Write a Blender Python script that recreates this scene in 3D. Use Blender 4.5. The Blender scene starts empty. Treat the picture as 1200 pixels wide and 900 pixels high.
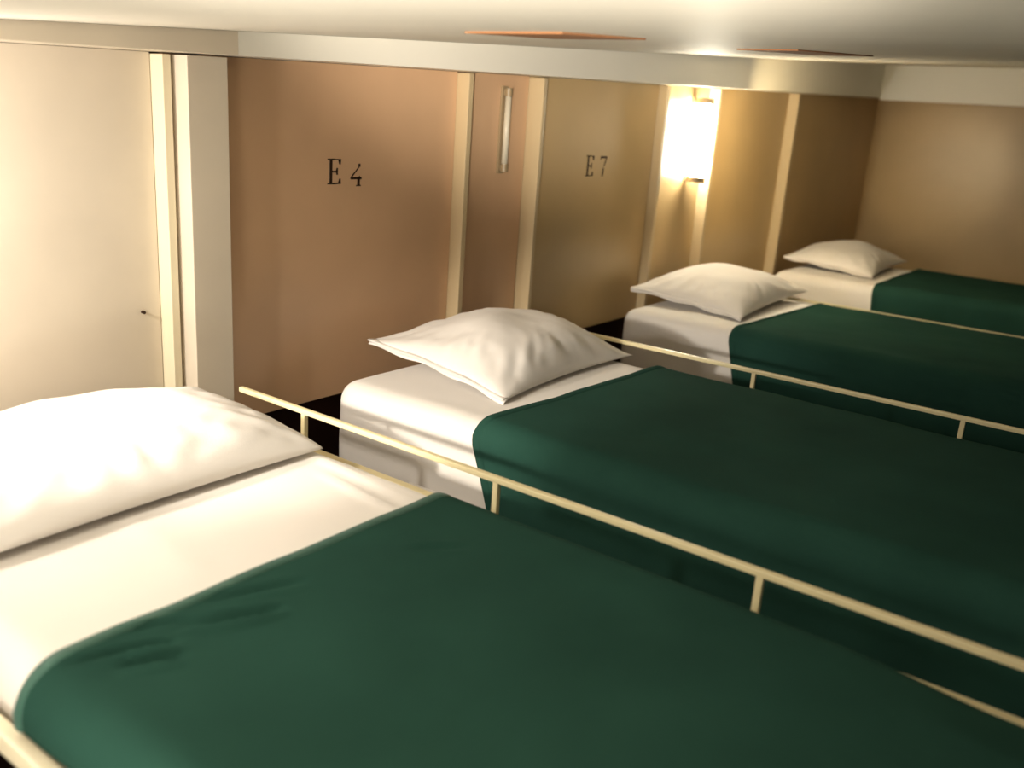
import bpy, bmesh, math, random
from mathutils import Vector, Matrix, noise
random.seed(4)
S = bpy.context.scene
COL = S.collection
ZE = 2.43            # eye height; shapes below are written relative to the eye level
R90 = math.pi / 2

# ------------------------------------------------------------------ helpers
def new_obj(name, bm, mat, parent=None, smooth=False):
    me = bpy.data.meshes.new(name)
    bmesh.ops.recalc_face_normals(bm, faces=bm.faces[:])
    bm.to_mesh(me); bm.free()
    if smooth:
        for p in me.polygons: p.use_smooth = True
    o = bpy.data.objects.new(name, me)
    COL.objects.link(o)
    me.materials.append(mat)
    if parent is not None:
        o.parent = parent
        # geometry is written in world terms; parents sit at their base point
        o.matrix_parent_inverse = Matrix.Translation(-parent.location)
    return o

def thing(name, label, cat, loc, group=None):
    o = bpy.data.objects.new(name, None)
    o.empty_display_size = 0.1
    o.location = loc
    COL.objects.link(o)
    o['label'] = label; o['category'] = cat
    if group: o['group'] = group
    return o

def tag(o, label, cat, group=None):
    o['label'] = label; o['category'] = cat
    if group: o['group'] = group
    return o

def struct(o):
    o['kind'] = 'structure'
    return o

def add_box(bm, x0, x1, y0, y1, z0, z1, z1b=None):
    """box; z1b = top height at the x1 end when it slopes"""
    if z1b is None: z1b = z1
    z0 += ZE; z1 += ZE; z1b += ZE
    v = [bm.verts.new(p) for p in ((x0,y0,z0),(x1,y0,z0),(x1,y1,z0),(x0,y1,z0),
                                   (x0,y0,z1),(x1,y0,z1b),(x1,y1,z1b),(x0,y1,z1))]
    for f in ((3,2,1,0),(4,5,6,7),(0,1,5,4),(1,2,6,5),(2,3,7,6),(3,0,4,7)):
        bm.faces.new([v[i] for i in f])
    return v

def box(name, dims, mat, parent=None, bevel=0.0, z1b=None):
    bm = bmesh.new()
    add_box(bm, *dims, z1b=z1b)
    if bevel:
        bmesh.ops.bevel(bm, geom=bm.edges[:], offset=bevel, segments=2, affect='EDGES', profile=0.6)
    return new_obj(name, bm, mat, parent, smooth=False)

def add_tube(bm, pts, r, n=10):
    pts = [Vector((p[0], p[1], p[2] + ZE)) for p in pts]
    rings = []
    for i, p in enumerate(pts):
        a = pts[max(i-1, 0)]; b = pts[min(i+1, len(pts)-1)]
        d = (b - a).normalized()
        up = Vector((0,0,1)) if abs(d.z) < .9 else Vector((0,1,0))
        u = d.cross(up).normalized(); w = d.cross(u).normalized()
        rings.append([bm.verts.new(p + u*math.cos(2*math.pi*k/n)*r + w*math.sin(2*math.pi*k/n)*r) for k in range(n)])
    for A, B in zip(rings, rings[1:]):
        for k in range(n):
            bm.faces.new((A[k], A[(k+1)%n], B[(k+1)%n], B[k]))
    bm.faces.new(rings[0][::-1]); bm.faces.new(rings[-1])

# ------------------------------------------------------------------ materials
def mat(name, col, rough=.6, spec=.3, bump=0., bscale=60., var=0., vscale=3., emit=None, estr=0., sheen=0., coat=0., col2=None, dist=.002):
    m = bpy.data.materials.new(name); m.use_nodes = True
    nt = m.node_tree; b = nt.nodes['Principled BSDF']
    b.inputs['Base Color'].default_value = (*col, 1)
    b.inputs['Roughness'].default_value = rough
    b.inputs['Specular IOR Level'].default_value = spec
    if sheen:
        b.inputs['Sheen Weight'].default_value = sheen
        b.inputs['Sheen Roughness'].default_value = .5
    if coat:
        b.inputs['Coat Weight'].default_value = coat
        b.inputs['Coat Roughness'].default_value = .25
    tc = nt.nodes.new('ShaderNodeTexCoord')
    if var:
        n = nt.nodes.new('ShaderNodeTexNoise'); n.inputs['Scale'].default_value = vscale
        n.inputs['Detail'].default_value = 4
        nt.links.new(tc.outputs['Object'], n.inputs['Vector'])
        r = nt.nodes.new('ShaderNodeValToRGB')
        c2 = col2 or tuple(c*(1-var) for c in col)
        r.color_ramp.elements[0].position = .35; r.color_ramp.elements[0].color = (*c2, 1)
        r.color_ramp.elements[1].position = .7; r.color_ramp.elements[1].color = (*col, 1)
        nt.links.new(n.outputs['Fac'], r.inputs['Fac'])
        nt.links.new(r.outputs['Color'], b.inputs['Base Color'])
    if bump:
        n = nt.nodes.new('ShaderNodeTexNoise'); n.inputs['Scale'].default_value = bscale
        n.inputs['Detail'].default_value = 5
        nt.links.new(tc.outputs['Object'], n.inputs['Vector'])
        bp = nt.nodes.new('ShaderNodeBump'); bp.inputs['Strength'].default_value = bump
        bp.inputs['Distance'].default_value = dist
        nt.links.new(n.outputs['Fac'], bp.inputs['Height'])
        nt.links.new(bp.outputs['Normal'], b.inputs['Normal'])
    if emit:
        b.inputs['Emission Color'].default_value = (*emit, 1)
        b.inputs['Emission Strength'].default_value = estr
    return m

M = {}
M['paint']   = mat('cream_wall_paint', (.76,.67,.54), .42, .4, .15, 25, .12, 2.5)
M['panel']   = mat('tan_panel_paint', (.74,.48,.29), .36, .45, .12, 14, .14, 2.2)
M['post']    = mat('tan_trim_paint', (.60,.47,.28), .4, .4)
M['panel_far'] = mat('yellow_tan_panel_paint', (.62,.44,.22), .34, .45, .12, 14, .14, 2.2)
M['gloss']   = mat('white_gloss_paint', (.86,.83,.74), .35, .4)
M['white']   = mat('ivory_trim_paint', (.80,.72,.52), .4, .4)
M['ceiling'] = mat('ceiling_paint', (.80,.76,.66), .6, .25, .1, 20, .08, 1.6)
M['dark']    = mat('dark_brown_wood', (.035,.014,.009), .7, .2, .2, 30, .3, 5)
M['floor']   = mat('brown_floor', (.05,.03,.02), .6, .3, .1, 30, .3, 3)
M['sheet']   = mat('white_cotton', (.82,.775,.72), .85, .15, .25, 420, .04, 5, sheen=.15)
M['pillow']  = mat('white_pillowcase_cotton', (.82,.775,.72), .85, .15, .25, 420, .04, 6, sheen=.15)
M['green']   = mat('bottle_green_wool', (.023,.071,.053), .95, .03, .35, 380, .22, 3.5)
M['hem']     = mat('green_satin_hem', (.035,.105,.078), .6, .3, .2, 300, sheen=.1)
M['rail']    = mat('ivory_enamelled_steel', (.80,.70,.42), .35, .5)
M['frame']   = mat('tan_enamelled_steel', (.42,.31,.19), .45, .4)
M['ink']     = mat('black_stencil_ink', (.035,.016,.008), .7, .2)
M['strip_brown']    = mat('red_brown_matte', (.30,.14,.06), .7, .2)
M['brass']   = mat('dull_metal', (.35,.26,.15), .4, .5)
M['tube_on'] = mat('glowing_glass', (.9,.9,.85), .4, .3, emit=(1,.93,.74), estr=105)
M['tube_on_near'] = mat('glowing_glass_near', (.9,.9,.85), .4, .3, emit=(1,.89,.72), estr=340)
M['tube_off']= mat('frosted_glass', (.72,.66,.52), .3, .4)

# ------------------------------------------------------------------ the room
def zc(x): return .0347 + .0395*x          # underside of the bulkhead along the head wall
def zt(x): return .045 + .07*max(x, 0)     # the ceiling proper
X0, X1, YW, YF, ZF = -1.4, 6.65, 1.86, -3.2, -ZE
struct(box('floor', (X0-.1, X1+.1, YF-.1, YW+.1, ZF-.1, ZF), M['floor']))
bm = bmesh.new()
XS = (X0-.1, 0, X1+.1)
vs = [[bm.verts.new((x, y, ZE+zt(x)+dz)) for (y, dz) in ((YF-.1,0),(YW+.1,0),(YW+.1,.1),(YF-.1,.1))] for x in XS]
for a, b in zip(vs, vs[1:]):
    for k in range(4): bm.faces.new((a[k], a[(k+1)%4], b[(k+1)%4], b[k]))
bm.faces.new(vs[0]); bm.faces.new(vs[2])
struct(new_obj('ceiling', bm, M['ceiling']))
# bulkhead along the head wall: white right of the column; left length added, cream for shadow
def bulkhead(n, xa, xb, m):
    bm = bmesh.new()
    v = add_box(bm, xa, xb, 1.62, YW-.001, 0, 1)
    for k, w in enumerate(v):
        w.co.z = ZE + (zc(w.co.x)+.001 if k < 4 else zt(w.co.x)-.0005)
    struct(new_obj('trim_%d' % n, bm, m))
bm = bmesh.new()
v = add_box(bm, 6.0, X1-.001, YF+.001, 1.6195, 0, 1)
for k, w in enumerate(v):
    w.co.z = ZE + (.262 + .0395*(w.co.x-6.0) if k < 4 else zt(w.co.x)-.0005)
struct(new_obj('trim_11', bm, M['gloss']))
bulkhead(9, .0, 1.238, M['paint'])
bulkhead(10, 1.2385, X1-.001, M['gloss'])
struct(box('wall_back', (X0-.1, X1+.1, YW, YW+.1, ZF, zt(X0-.1)), M['dark'], z1b=zt(X1+.1)))
struct(box('wall_front', (X0-.1, X1+.1, YF-.1, YF, ZF, zt(X0-.1)), M['dark'], z1b=zt(X1+.1)))
struct(box('wall_left', (X0-.1, X0, YF, YW, ZF, zt(X0)), M['paint'], z1b=zt(X0)))
struct(box('wall_right', (X1, X1+.1, YF, YW, ZF, zt(X1)), M['panel_far'], z1b=zt(X1+.1)))

# panels lining the head wall (face at y = 1.80)
PB = -.785
def panel(name, x0, x1, m, label, extra=None):
    t = thing(name, label, 'panel', (.5*(x0+x1), 1.83, ZE+PB))
    box('board', (x0, x1, 1.80, YW-.001, PB, zc(x0)), m, t, z1b=zc(x1))
    if extra: extra(t)
    return t

def flat_poly(bm, pts, x, z, s, y=1.7992):
    vs = [bm.verts.new((x + p[0]*s, y, z + p[1]*s + ZE)) for p in pts]
    bm.faces.new(vs)

def q(a, b, c, d): return ((a,b),(c,b),(c,d),(a,d))
E_STROKES = [q(.13,0,.27,1), q(.02,0,.40,.055), q(.02,.945,.40,1), q(.27,.945,.72,.99),
             ((.27,0),(.72,.01),(.72,.055),(.27,.055)),
             ((.64,.78),(.72,.78),(.74,.99),(.58,.95)), ((.58,.05),(.74,.01),(.72,.22),(.65,.22)),
             q(.27,.465,.52,.53), ((.50,.37),(.57,.37),(.57,.64),(.50,.64),(.46,.5))]
FOUR = [((.52,.98),(.64,1.0),(.68,.86),(.55,.86)), ((.54,.86),(.62,.86),(.16,.40),(.06,.40)),
        q(.06,.30,.74,.40), ((.48,.0),(.64,.0),(.64,.46),(.48,.40)), q(.40,0,.70,.05)]
SEVEN = [q(.08,.90,.72,1), q(.08,.82,.14,.92), ((.62,.92),(.72,.92),(.52,.50),(.44,.50)),
         ((.40,.42),(.50,.42),(.46,.0),(.32,.0))]
def letters(items):
    def f(t):
        for nm, strokes, x, z, s in items:
            bm = bmesh.new()
            for st in strokes: flat_poly(bm, st, x, z, s)
            # give the ink a hair of thickness
            ret = bmesh.ops.extrude_face_region(bm, geom=bm.faces[:])
            for e in ret['geom']:
                if isinstance(e, bmesh.types.BMVert): e.co.y += .0006
            new_obj(nm, bm, M['ink'], t)
    return f

def nail(t):
    bm = bmesh.new(); add_tube(bm, [(1.105, 1.7995, -.47), (1.105, 1.790, -.47)], .0035, 10)
    new_obj('nail', bm, M['ink'], t)
panel('wall_panel', X0+.02, 1.15, M['paint'], 'broad pale cream wall panel at far left behind the nearest pillow', nail)
panel('wall_panel', 1.182, 2.158, M['panel'], 'brown wall panel stencilled E 4 behind the second bed',
      letters([('letter', E_STROKES, 1.648, -.200, .066), ('digit', FOUR, 1.728, -.206, .060)]))
panel('wall_panel', 2.205, 2.525, M['panel'], 'narrow tan wall panel carrying the unlit lamp')
panel('wall_panel', 2.555, 3.44, M['panel_far'], 'tan wall panel stencilled E 7 behind the third bed',
      letters([('letter', E_STROKES, 2.925, -.190, .076), ('digit', SEVEN, 3.022, -.190, .074)]))
panel('wall_panel', 3.50, 3.93, M['panel_far'], 'narrow bright wall panel carrying the glowing lamp')
panel('wall_panel', 3.975, 4.93, M['panel_far'], 'dim brown wall panel just right of the glowing lamp')
panel('wall_panel', 4.99, X1-.002, M['panel_far'], 'tan wall panel in the far corner behind the last pillow')

def trim(n, x0, x1, y0, m='white', y1=1.80, zb=-.785):
    struct(box('trim_%d' % n, (x0, x1, y0, y1-.0005, zb, zc(x0)-.003), M[m], bevel=.002, z1b=zc(x1)-.003))
trim(1, 1.152, 1.172, 1.757, y1=YW)
trim(2, 1.182, 1.282, 1.715, 'paint')
trim(3, 2.160, 2.182, 1.755, 'post', y1=YW)
trim(4, 2.530, 2.548, 1.742, 'post', y1=YW)
trim(5, 3.445, 3.470, 1.762, 'post', y1=YW)
trim(6, 3.472, 3.495, 1.80, 'frame', y1=YW)
trim(7, 3.935, 3.960, 1.752, 'post', y1=YW)
trim(8, 4.935, 4.975, 1.745, 'post', y1=YW)

# thin brown boxes just under the low ceiling
def ceil_strip(name, x0, x1, y0, y1, label, m='strip_brown', drop=.006, skew=0):
    bm = bmesh.new()
    v = add_box(bm, x0, x1, y0, y1, zt(x0)-drop, zt(x0))
    for k in v:
        k.co.z = ZE + zt(k.co.x) - (drop if k in v[:4] else 0)
    for i in (2,3,6,7): v[i].co.x += skew
    o = new_obj(name, bm, M[m])
    return tag(o, label, 'strip', 'brown strips on the low ceiling')

# ------------------------------------------------------------------ soft shapes
def grid_box(cx, cy, cz, hx, hy, hz, r, step, fn=None):
    """rounded box as a dense grid, optional displacement fn(p)->p (p relative to the eye frame)"""
    bm = bmesh.new()
    cache = {}
    H = (hx, hy, hz)
    N = [max(2, int(2*h/step)) for h in H]
    def vert(i, j, k):
        key = (i,j,k)
        if key in cache: return cache[key]
        p = Vector([-H[a] + 2*H[a]*((i,j,k)[a])/N[a] for a in range(3)])
        inn = Vector([max(-(H[a]-r), min(H[a]-r, p[a])) for a in range(3)])
        d = p - inn
        p2 = inn + d.normalized()*r if d.length > 1e-9 else p
        p2 = p2 + Vector((cx,cy,cz))
        if fn: p2 = fn(p2)
        cache[key] = bm.verts.new((p2.x, p2.y, p2.z + ZE))
        return cache[key]
    for a in range(3):
        b, c = (a+1)%3, (a+2)%3
        for side in (0, N[a]):
            for u in range(N[b]):
                for w in range(N[c]):
                    idx = []
                    for du, dw in ((0,0),(1,0),(1,1),(0,1)):
                        t = [0,0,0]; t[a]=side; t[b]=u+du; t[c]=w+dw
                        idx.append(vert(*t))
                    bm.faces.new(idx if side else idx[::-1])
    return bm

def seg_dist(px, py, a, b):
    ax, ay = a; bx, by = b
    dx, dy = bx-ax, by-ay
    t = max(0, min(1, ((px-ax)*dx + (py-ay)*dy)/(dx*dx+dy*dy)))
    return math.hypot(px-ax-t*dx, py-ay-t*dy), t

ZT = -.68
def pillow(label, x0, x1, y0, y1, h, seed, lift=(0,0,0,0), pinch=.09, flange='left', tilt=0, lean=0, full=.62):
    """lift = extra height of the corners (front-left, front-right, back-right, back-left)"""
    cx, cy = .5*(x0+x1), .5*(y0+y1); a, b = .5*(x1-x0), .5*(y1-y0)
    t = thing('pillow', label, 'pillow', (cx, cy, ZE+ZT))
    NU, NV = 88, 60
    bm = bmesh.new()
    def place(u, v, top):
        eu = 1 - pinch*(1 - v*v)*.9*abs(u)**3
        ev = 1 - pinch*(1 - u*u)*abs(v)**3
        x = a*u*eu; y = b*v*ev
        prof = max(0, (1-abs(u)**2.6)*(1-abs(v)**2.4))**full
        # plump in the middle, thin ears
        dome = (.72 + .28*math.cos(u*1.5)*math.cos(v*1.4))
        th = h*prof*dome
        n1 = noise.noise(Vector((u*1.6+seed, v*1.6, seed)))
        # radial puckers running in from the seam
        ang = math.atan2(v, u)
        rr = max(abs(u), abs(v))
        puck = math.sin(ang*23 + 5*noise.noise(Vector((u*2, v*2, seed*3)))) * .5 + noise.noise(Vector((ang*6, rr*1.2, seed)))
        w = math.exp(-((rr-.80)/.17)**2)
        edge = max(0, 1-rr**8)
        folds = noise.noise(Vector(((u*3.2+v*1.3), (v*1.1-u*.4), seed+9)))
        if top:
            z = th*.86*(1 + .14*n1) + edge*(.0060*puck*w + .011*folds*(.3+.7*rr) + .0035*noise.noise(Vector((u*9,v*7,seed+2)))*rr)
        else:
            z = -.004*edge
        lf = ((1-u)*(1-v)*lift[0] + (1+u)*(1-v)*lift[1] + (1+u)*(1+v)*lift[2] + (1-u)*(1+v)*lift[3])/4
        z += lf*max(abs(u), abs(v))**2 + .016
        return Vector((cx + x + lean*z, cy + y, ZT + z + ZE))
    T = [[None]*(NV+1) for _ in range(NU+1)]; B = [[None]*(NV+1) for _ in range(NU+1)]
    def par(i, n):
        s = -1 + 2*i/n
        return math.copysign(1-(1-abs(s))**1.35, s)
    for i in range(NU+1):
        for j in range(NV+1):
            u, v = par(i, NU), par(j, NV)
            T[i][j] = bm.verts.new(place(u, v, True))
            if 0 < i < NU and 0 < j < NV: B[i][j] = bm.verts.new(place(u, v, False))
            else: B[i][j] = T[i][j]
    for i in range(NU):
        for j in range(NV):
            bm.faces.new((T[i][j], T[i+1][j], T[i+1][j+1], T[i][j+1]))
            f = [B[i][j], B[i][j+1], B[i+1][j+1], B[i+1][j]]
            try: bm.faces.new(f)
            except ValueError: pass
    new_obj('pillowcase', bm, M['pillow'], t, True)
    # the open end of the case: a thin double flange
    if flange:
        bm = bmesh.new()
        s = -1 if flange == 'left' else 1
        for layer, dz, wdt in ((0, .002, .014), (1, -.006, .009)):
            rows = []
            for j in range(41):
                v = -1 + 2*j/40
                p = place(s, v*.985, True)
                out = wdt*(1 - .25*v*v)
                wav = .004*math.sin(v*9+seed+layer)
                rows.append((bm.verts.new((p.x - s*.012, p.y, p.z+.002+dz*.5)), bm.verts.new((p.x + s*out*.5, p.y, p.z+dz+wav*.5)),
                             bm.verts.new((p.x + s*out, p.y, p.z+dz*1.3-.004+wav))))
            for r0, r1 in zip(rows, rows[1:]):
                for k in range(2): bm.faces.new((r0[k], r0[k+1], r1[k+1], r1[k]))
        o = new_obj('flange', bm, M['pillow'], t, True)
        md = o.modifiers.new('thick', 'SOLIDIFY'); md.thickness = .0025
    return t

def blanket(label, xl, xr, yh_l, yh_r, yf, zl, zr, step=.011, creases=(), seed=0, slope_side=.0, pull=False, wav=.004, group=None):
    """green blanket: down the left side, over the top, down the right side, hem along the head edge"""
    r = .05; off = .007
    A = xl-off; B = xr+off; Z = ZT+off
    prof = []   # (x, z)
    n = max(2, int((Z-r-zl)/.02))
    for i in range(n): prof.append((A, zl + (Z-r-zl)*i/n))
    for i in range(8):
        t = R90*i/8; prof.append((A + r - r*math.cos(t), Z - r + r*math.sin(t)))
    n = int((B-A-2*r)/step)
    for i in range(n): prof.append((A+r + (B-A-2*r)*i/n, Z))
    for i in range(8):
        t = R90*i/8; prof.append((B - r + r*math.sin(t), Z - r + r*math.cos(t)))
    n = max(2, int((Z-r-zr)/.02))
    for i in range(n+1): prof.append((B, Z-r - (Z-r-zr)*i/n))
    def yhead(x, z):
        f = (x-A)/(B-A)
        y = yh_l + (yh_r-yh_l)*f + .008*noise.noise(Vector((x*5, seed, 0)))
        return y - max(0, Z-.03-z)*slope_side
    NY = int((max(yh_l, yh_r)-yf)/step)
    t_ = thing('blanket', label, 'blanket', (.5*(A+B), .5*(yh_l+yf), ZE+zl), group)
    def disp(x, y, z, hem=False):
        top = max(0, min(1, (z-(Z-r))/r))
        dx = dz = 0
        w = wav*noise.noise(Vector((x*3+seed, y*2.2, seed))) + .0022*noise.noise(Vector((x*9, y*7, seed+4)))
        dz += w*top
        for a, b, d, wd in creases:
            ds, t = seg_dist(x, y, a, b)
            k = math.sin(max(.02, t)*math.pi)**.5 if 0 < t < 1 else .1
            d *= 1.7; dz += top*k*(-d*math.exp(-(ds/wd)**2) + .6*d*math.exp(-((ds-wd*2)/wd)**2))
        side = 1-top
        sg = -1 if x < .5*(A+B) else 1
        dx += sg*side*(.006*noise.noise(Vector((y*7, z*3, seed+7))) + .004)
        if pull and sg > 0:      # near the foot the cloth is drawn in from the frame bar
            g = max(0, min(1, (.26-y)/.22)); g = g*g*(3-2*g)
            e = max(0, min(1, (x-(B-.14))/.14))
            dz -= g*e*.022*top
            dx -= g*e*.003
        return x+dx, z+dz
    bm = bmesh.new(); rows = []
    for j in range(NY+1):
        row = []
        for (x, z) in prof:
            y0 = yhead(x, z); y = y0 + (yf-y0)*j/NY
            xx, zz = disp(x, y, z)
            row.append(bm.verts.new((xx, y, zz+ZE)))
        rows.append(row)
    # over the foot end
    for k in range(1, 9):
        row = []
        for (x, z) in prof:
            y = yf - .05*math.sin(R90*min(1, k/5)); dz = .05*(1-math.cos(R90*min(1, k/5))) + max(0, k-5)*.04
            xx, zz = disp(x, yf, z)
            row.append(bm.verts.new((xx, y, max(zl-.001*k, zz-dz)+ZE)))
        rows.append(row)
    for a, b in zip(rows, rows[1:]):
        for i in range(len(prof)-1): bm.faces.new((a[i], a[i+1], b[i+1], b[i]))
    o = new_obj('cloth', bm, M['green'], t_, True)
    md = o.modifiers.new('thick', 'SOLIDIFY'); md.thickness = .006; md.offset = 1
    # hem: a raised folded band along the head edge
    bm = bmesh.new(); rows = []
    for (k, (yo, zo)) in enumerate(((.004,-.006),(.006,.004),(.000,.0088),(-.010,.0095),(-.016,.0085),(-.019,.0062))):
        row = []
        for (x, z) in prof:
            y0 = yhead(x, z)
            xx, zz = disp(x, y0+min(0, yo), z)
            # push outward from the surface
            top = max(0, min(1, (z-(Z-r))/r)); sg = -1 if x < .5*(A+B) else 1
            row.append(bm.verts.new((xx + sg*(1-top)*zo, y0+yo, zz+zo*top+ZE)))
        rows.append(row)
    for a, b in zip(rows, rows[1:]):
        for i in range(len(prof)-1): bm.faces.new((a[i], a[i+1], b[i+1], b[i]))
    new_obj('hem', bm, M['hem'] if pull else M['green'], t_, True)
    return t_

def mattress(label, xl, xr, yh, yf, thick, seed, folds=(), flap=None):
    t = thing('mattress', label, 'mattress', (.5*(xl+xr), .5*(yh+yf), ZE+ZT-thick))
    def fn(p):
        top = max(0, min(1, (p.z-(ZT-.04))/.04))
        dz = .003*noise.noise(Vector((p.x*4, p.y*4, seed)))*top
        for a, b, h, wd in folds:
            ds, tt = seg_dist(p.x, p.y, a, b)
            if 0 < tt < 1: dz += top*h*math.exp(-(ds/wd)**2)*math.sin(tt*math.pi)**.6
        dx = 0
        if p.z < ZT-.01:
            sg = -1 if p.x < .5*(xl+xr) else 1
            ed = 1 if abs(p.x-.5*(xl+xr)) > .5*(xr-xl)-.03 else 0
            dx = ed*sg*(.007*noise.noise(Vector((p.y*6, p.z*5, seed+3))) + .004*math.sin((ZT-p.z)/thick*math.pi))
        if seed == 1:            # the foot end sags toward the aisle side
            g = max(0, min(1, (.26-p.y)/.22)); g = g*g*(3-2*g)
            e = max(0, min(1, (p.x-(xr-.16))/.16))
            dz -= g*e*.034*top
            if top > 0: dx -= g*e*.006
        return Vector((p.x+dx, p.y, p.z+dz))
    bm = grid_box(.5*(xl+xr), .5*(yh+yf), ZT-thick/2, .5*(xr-xl), .5*(yh-yf), thick/2, .05, .012, fn)
    new_obj('fitted_sheet', bm, M['sheet'], t, True)
    if flap:
        y0, y1, z0, z1, x = flap
        bm = bmesh.new(); rows = []
        for i in range(41):
            u = i/40; y = y0+(y1-y0)*u
            row = []
            for k in range(13):
                w = k/12
                zb = z1 + (z0-z1)*(.35+.65*math.sin(u*math.pi)**.5)
                z = z1 + (zb-z1)*w
                row.append(bm.verts.new((x - .014*math.sin(w*math.pi*.9) - .010*math.sin(u*5+w*2)*w, y, z+ZE)))
            rows.append(row)
        for a, b in zip(rows, rows[1:]):
            for k in range(12): bm.faces.new((a[k], a[k+1], b[k+1], b[k]))
        o = new_obj('loose_sheet_edge', bm, M['sheet'], t, True)
        md = o.modifiers.new('thick', 'SOLIDIFY'); md.thickness = .003
    return t

def bed_frame(label, xl, xr, yh, yf, thick, zbar_l, zbar_r, xrail, y_rail0, posts, zrail, label_rail=True):
    t = thing('bunk_bed_frame', label, 'bed frame', (.5*(xl+xr), .5*(yh+yf), 0))
    zb = ZT-thick
    # bed board under the mattress
    box('mattress_board', (xl+.01, xr-.01, yf+.02, yh-.01, zb-.022, zb-.002), M['dark'], t)
    box('side_rail', (xl-.034, xl-.014, yf-.02, yh, zbar_l-.030, zbar_l), M['white'] if xl < 1 else M['frame'], t, bevel=.004)
    box('side_rail', (xr+.020, xr+.042, yf-.02, yh, zbar_r-.020, zbar_r), M['rail'], t, bevel=.004)
    box('end_rail', (xl-.03, xr+.03, yf-.075, yf-.062, zb-.07, zb-.03), M['frame'], t, bevel=.003)
    box('end_rail', (xl-.03, xr+.03, yh+.004, yh+.018, zb-.07, zb-.03), M['frame'], t, bevel=.003)
    for (x, y) in ((xl-.035, yh-.02), (xr+.012, yh-.02), (xl-.035, yf-.075), (xr+.012, yf-.075)):
        top = (zbar_l-.031) if x < xl else (zbar_r-.021)
        box('leg', (x, x+.03, y, y+.03, -ZE, top), M['frame'], t, bevel=.004)
    for y in ((yh-.4), .5*(yh+yf), yf+.35):
        box('cross_slat', (xl-.02, xr+.03, y, y+.05, zb-.045, zb-.023), M['frame'], t)
    # guard rail and its uprights
    bm = bmesh.new()
    add_box(bm, xrail-.006, xrail+.007, yf+.05, y_rail0, zrail-.012, zrail)
    bmesh.ops.bevel(bm, geom=bm.edges[:], offset=.003, segments=2, affect='EDGES', profile=.6)
    new_obj('guard_rail', bm, M['rail'], t)
    for y in posts:
        box('guard_post', (xrail-.0055, xrail+.0055, y-.006, y+.006, zbar_r-.012, zrail-.010), M['rail'], t, bevel=.002)
    return t

# ------------------------------------------------------------------ the four beds
YH = 1.65; YFT = -.33
bed_frame('cream steel bunk frame of the nearest bed, with low guard rail toward the second bed',
          .432, 1.20, YH, YFT, .14, -.752, -.712, 1.24, 1.635, (1.418,.893,.385,-.13), -.632)
mattress('white-sheeted mattress of the nearest bed, under the large front pillow', .432, 1.20, YH, YFT, .14, 1,
         folds=(((1.10,1.22),(1.07,.93),.006,.010),((1.145,1.30),(1.13,.94),.005,.009),((1.165,1.15),(1.16,.95),.004,.006),
                ((.75,1.30),(.70,1.0),.003,.03)))
blanket('bottle-green blanket with creased near corner on the nearest bed', .432, 1.20, .985, .972, YFT, -.742, -.80,
        step=.008, seed=1, pull=True,
        creases=(((.470,.955),(.575,.900),.007,.0075), ((.60,.93),(.72,.865),.007,.0075), ((.62,.905),(.70,.865),.0055,.006),
                 ((.505,.905),(.565,.868),.006,.008), ((.66,.955),(.79,.90),.004,.008), ((.97,.86),(1.04,.80),.003,.008),
                 ((.55,.965),(.64,.925),.004,.006)))
pillow('large plump white pillow in the foreground at the left edge', .44, 1.165, 1.275, 1.70, .135, 2.3,
       lift=(0,.0,.005,-.01), flange=None, pinch=.05, full=.42)

bed_frame('cream steel bunk frame of the second bed, its guard rail facing the third bed',
          1.54, 2.35, YH, YFT, .27, -1.0, -.712, 2.40, 1.55, (1.36,.857,.309,-.22), -.634)
mattress('white-sheeted mattress of the second bed, below the E 4 panel', 1.54, 2.35, YH, YFT, .27, 5,
         folds=(((1.60,1.45),(1.60,1.18),.002,.02),), flap=(1.06, 1.36, -1.02, -.87, 1.524))
blanket('bottle-green blanket on the second bed, between the two guard rails', 1.54, 2.35, 1.175, 1.115, YFT, -.99, -.86,
        seed=3, slope_side=.35, wav=.006)
pillow('white pillow with open flanged end on the second bed below the E 4 panel', 1.715, 2.365, 1.225, 1.70, .152, 5.1,
       lift=(-.004,.0,.03,.055), pinch=.10)

bed_frame('cream steel bunk frame of the third bed, mostly hidden under its blanket',
          3.04, 3.87, YH, YFT, .27, -1.0, -.712, 3.92, 1.50, (.62,.07), -.676)
mattress('white-sheeted mattress of the third bed, below the glowing lamp', 3.04, 3.87, YH, YFT, .27, 8)
blanket('bottle-green blanket on the third bed, second from the far end', 3.04, 3.87, 1.19, 1.13, YFT, -.99, -.86,
        seed=6, slope_side=.25, step=.016, wav=.006)
pillow('long white pillow on the third bed, below the glowing lamp', 3.21, 3.97, 1.225, 1.71, .150, 7.7,
       lift=(0,.02,.03,.04))

bed_frame('cream steel bunk frame of the farthest bed beside the end wall',
          4.66, 5.54, YH, YFT, .27, -1.0, -.712, 5.58, 1.50, (.62,.07), -.69)
mattress('white-sheeted mattress of the farthest bed near the end wall', 4.66, 5.54, YH, YFT, .27, 11)
blanket('dark green blanket on the farthest bed near the end wall', 4.66, 5.54, 1.12, 1.10, YFT, -.99, -.86,
        seed=9, slope_side=.1, step=.02, wav=.006)
pillow('small distant white pillow on the farthest bed, half in shadow', 4.88, 5.60, 1.19, 1.68, .145, 9.4,
       lift=(0,.02,.03,.04))

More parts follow.
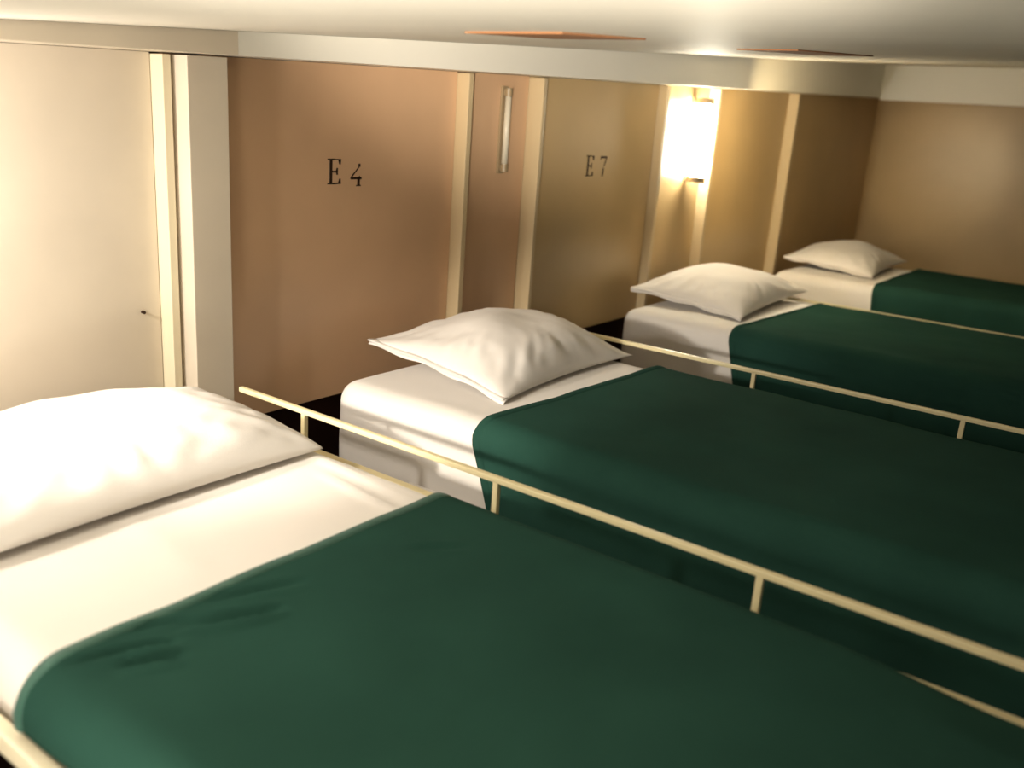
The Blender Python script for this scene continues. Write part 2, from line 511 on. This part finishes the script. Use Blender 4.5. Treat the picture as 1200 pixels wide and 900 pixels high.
# ------------------------------------------------------------------ lamps
def tube_lamp(label, x, z0, z1, m, r=.014, y=1.775):
    t = thing('wall_lamp', label, 'lamp', (x, 1.80, ZE+.5*(z0+z1)))
    box('back_plate', (x-.016, x+.016, 1.7915, 1.7998, z0-.01, z1+.01), M['brass'], t, bevel=.002)
    bm = bmesh.new(); add_tube(bm, [(x, y-r-.002, z0+.02), (x, y-r-.002, z1-.02)], r, 16)
    new_obj('tube', bm, m, t, True)
    for za, zb in ((z0-.004, z0+.021), (z1-.021, z1+.004)):
        bm = bmesh.new(); add_tube(bm, [(x, y-r-.002, za), (x, y-r-.002, zb)], r*1.18, 16)
        add_box(bm, x-.008, x+.008, y-r, 1.7915, za+.004, zb-.004)
        new_obj('end_cap', bm, M['brass'], t)
    return t
tube_lamp('slim unlit tube lamp on the narrow panel between E 4 and E 7', 2.39, -.165, .085, M['tube_off'], r=.010, y=1.791)
tube_lamp('glowing tube lamp on the wall above the third pillow', 3.775, -.215, .135, M['tube_on'], r=.030)
0 and tube_lamp('bright tube lamp on the wall above the nearest pillow, out of the photo at left', .55, -.20, .03, M['tube_on_near'], r=.018, y=1.715)

# strips on the ceiling
ceil_strip('ceiling_strip', 1.20, 1.46, .80, .99, 'brown strip on the low ceiling, nearest the top centre of the photo', drop=.003)
ceil_strip('ceiling_strip', 2.15, 2.75, .78, .93, 'red-brown strip on the low ceiling, just right of the glowing lamp', drop=.003)

# ------------------------------------------------------------------ lights
def area(name, loc, target, size, power, col, size_y=None, spread=None):
    l = bpy.data.lights.new(name, 'AREA'); l.energy = power; l.color = col; l.size = size
    if size_y: l.shape = 'RECTANGLE'; l.size_y = size_y
    if spread: l.spread = spread
    o = bpy.data.objects.new(name, l); COL.objects.link(o)
    o.location = (loc[0], loc[1], loc[2]+ZE)
    d = Vector(target) - Vector(loc)
    o.rotation_euler = d.to_track_quat('-Z', 'Y').to_euler()
    return o

W = bpy.data.worlds.new('World'); S.world = W; W.use_nodes = True
W.node_tree.nodes['Background'].inputs[0].default_value = (.5,.38,.22,1)
W.node_tree.nodes['Background'].inputs[1].default_value = .05

area('left_lamp', (.40,1.665,-.12), (1.20,1.42,-.47), .07, 6.6, (1,.92,.83))
area('aisle_fill', (-.40,1.05,-.02), (1.45,1.80,-.26), .12, 7.5, (1,.91,.80))  # added fill from the left for the E 4 panel and near blanket corner
area('ceiling_fill', (-.1,.55,-.75), (.35,.75,.1), .3, 8.5, (1,.91,.76))  # unseen fill aimed upward, added to brighten the ceiling
bs = bpy.data.lights.new('band_spot', 'SPOT'); bs.energy = 380; bs.color = (1,.90,.76); bs.spot_size = math.radians(36); bs.spot_blend = .7; bs.shadow_soft_size = .05  # added spot without a fixture, lifts the white bulkhead face
bo = bpy.data.objects.new('band_spot', bs); COL.objects.link(bo); bo.location = (-.35,-.1,ZE-.10)
bo.rotation_euler = (Vector((2.5,1.62,.66)) - Vector((-.35,-.1,-.10))).to_track_quat('-Z','Y').to_euler()
hs = bpy.data.lights.new('second_bed_spot', 'SPOT'); hs.energy = 170; hs.color = (1,.92,.80); hs.spot_size = math.radians(26); hs.spot_blend = .8; hs.shadow_soft_size = .04  # extra spot added to brighten the head of the second bed
ho = bpy.data.objects.new('second_bed_spot', hs); COL.objects.link(ho); ho.location = (-.40,1.25,ZE-.06)
ho.rotation_euler = (Vector((1.72,1.38,-.70)) - Vector((-.40,1.25,-.06))).to_track_quat('-Z','Y').to_euler()
area('end_fill', (3.90,1.42,-.03), (6.2,1.55,-.24), .08, 4.5, (1,.77,.42))  # added warm fill for the far panels and last pillow, not a fixture
sp = bpy.data.lights.new('end_wall_spot', 'SPOT'); sp.energy = 26; sp.color = (1,.80,.45); sp.spot_size = math.radians(27); sp.spot_blend = .8; sp.shadow_soft_size = .02  # spot added to make the pale patch on the end wall
so = bpy.data.objects.new('end_wall_spot', sp); COL.objects.link(so); so.location = (4.3,1.2,ZE-.05)
so.rotation_euler = (Vector((6.65,1.36,-.15)) - Vector((4.3,1.2,-.05))).to_track_quat('-Z','Y').to_euler()

# ------------------------------------------------------------------ camera
F = Vector((0.78335144, 0.5526967, -0.28440621)); RT = Vector((0.59163634, -0.80328894, 0.06850777)); UP = Vector((0.19059634, 0.22193071, 0.956253))
cam = bpy.data.cameras.new('camera'); co = bpy.data.objects.new('camera', cam); COL.objects.link(co)
m = Matrix((RT, UP, -F)).transposed().to_4x4()
m.translation = (0, 0, ZE)
co.matrix_world = m
cam.sensor_width = 36; cam.lens = 1048.56/1200*36
cam.clip_start = .01
cam.dof.use_dof = True; cam.dof.focus_distance = 2.1; cam.dof.aperture_fstop = 2.4
S.camera = co
S.view_settings.view_transform = 'Standard'
S.view_settings.look = 'None'
S.view_settings.exposure = 0
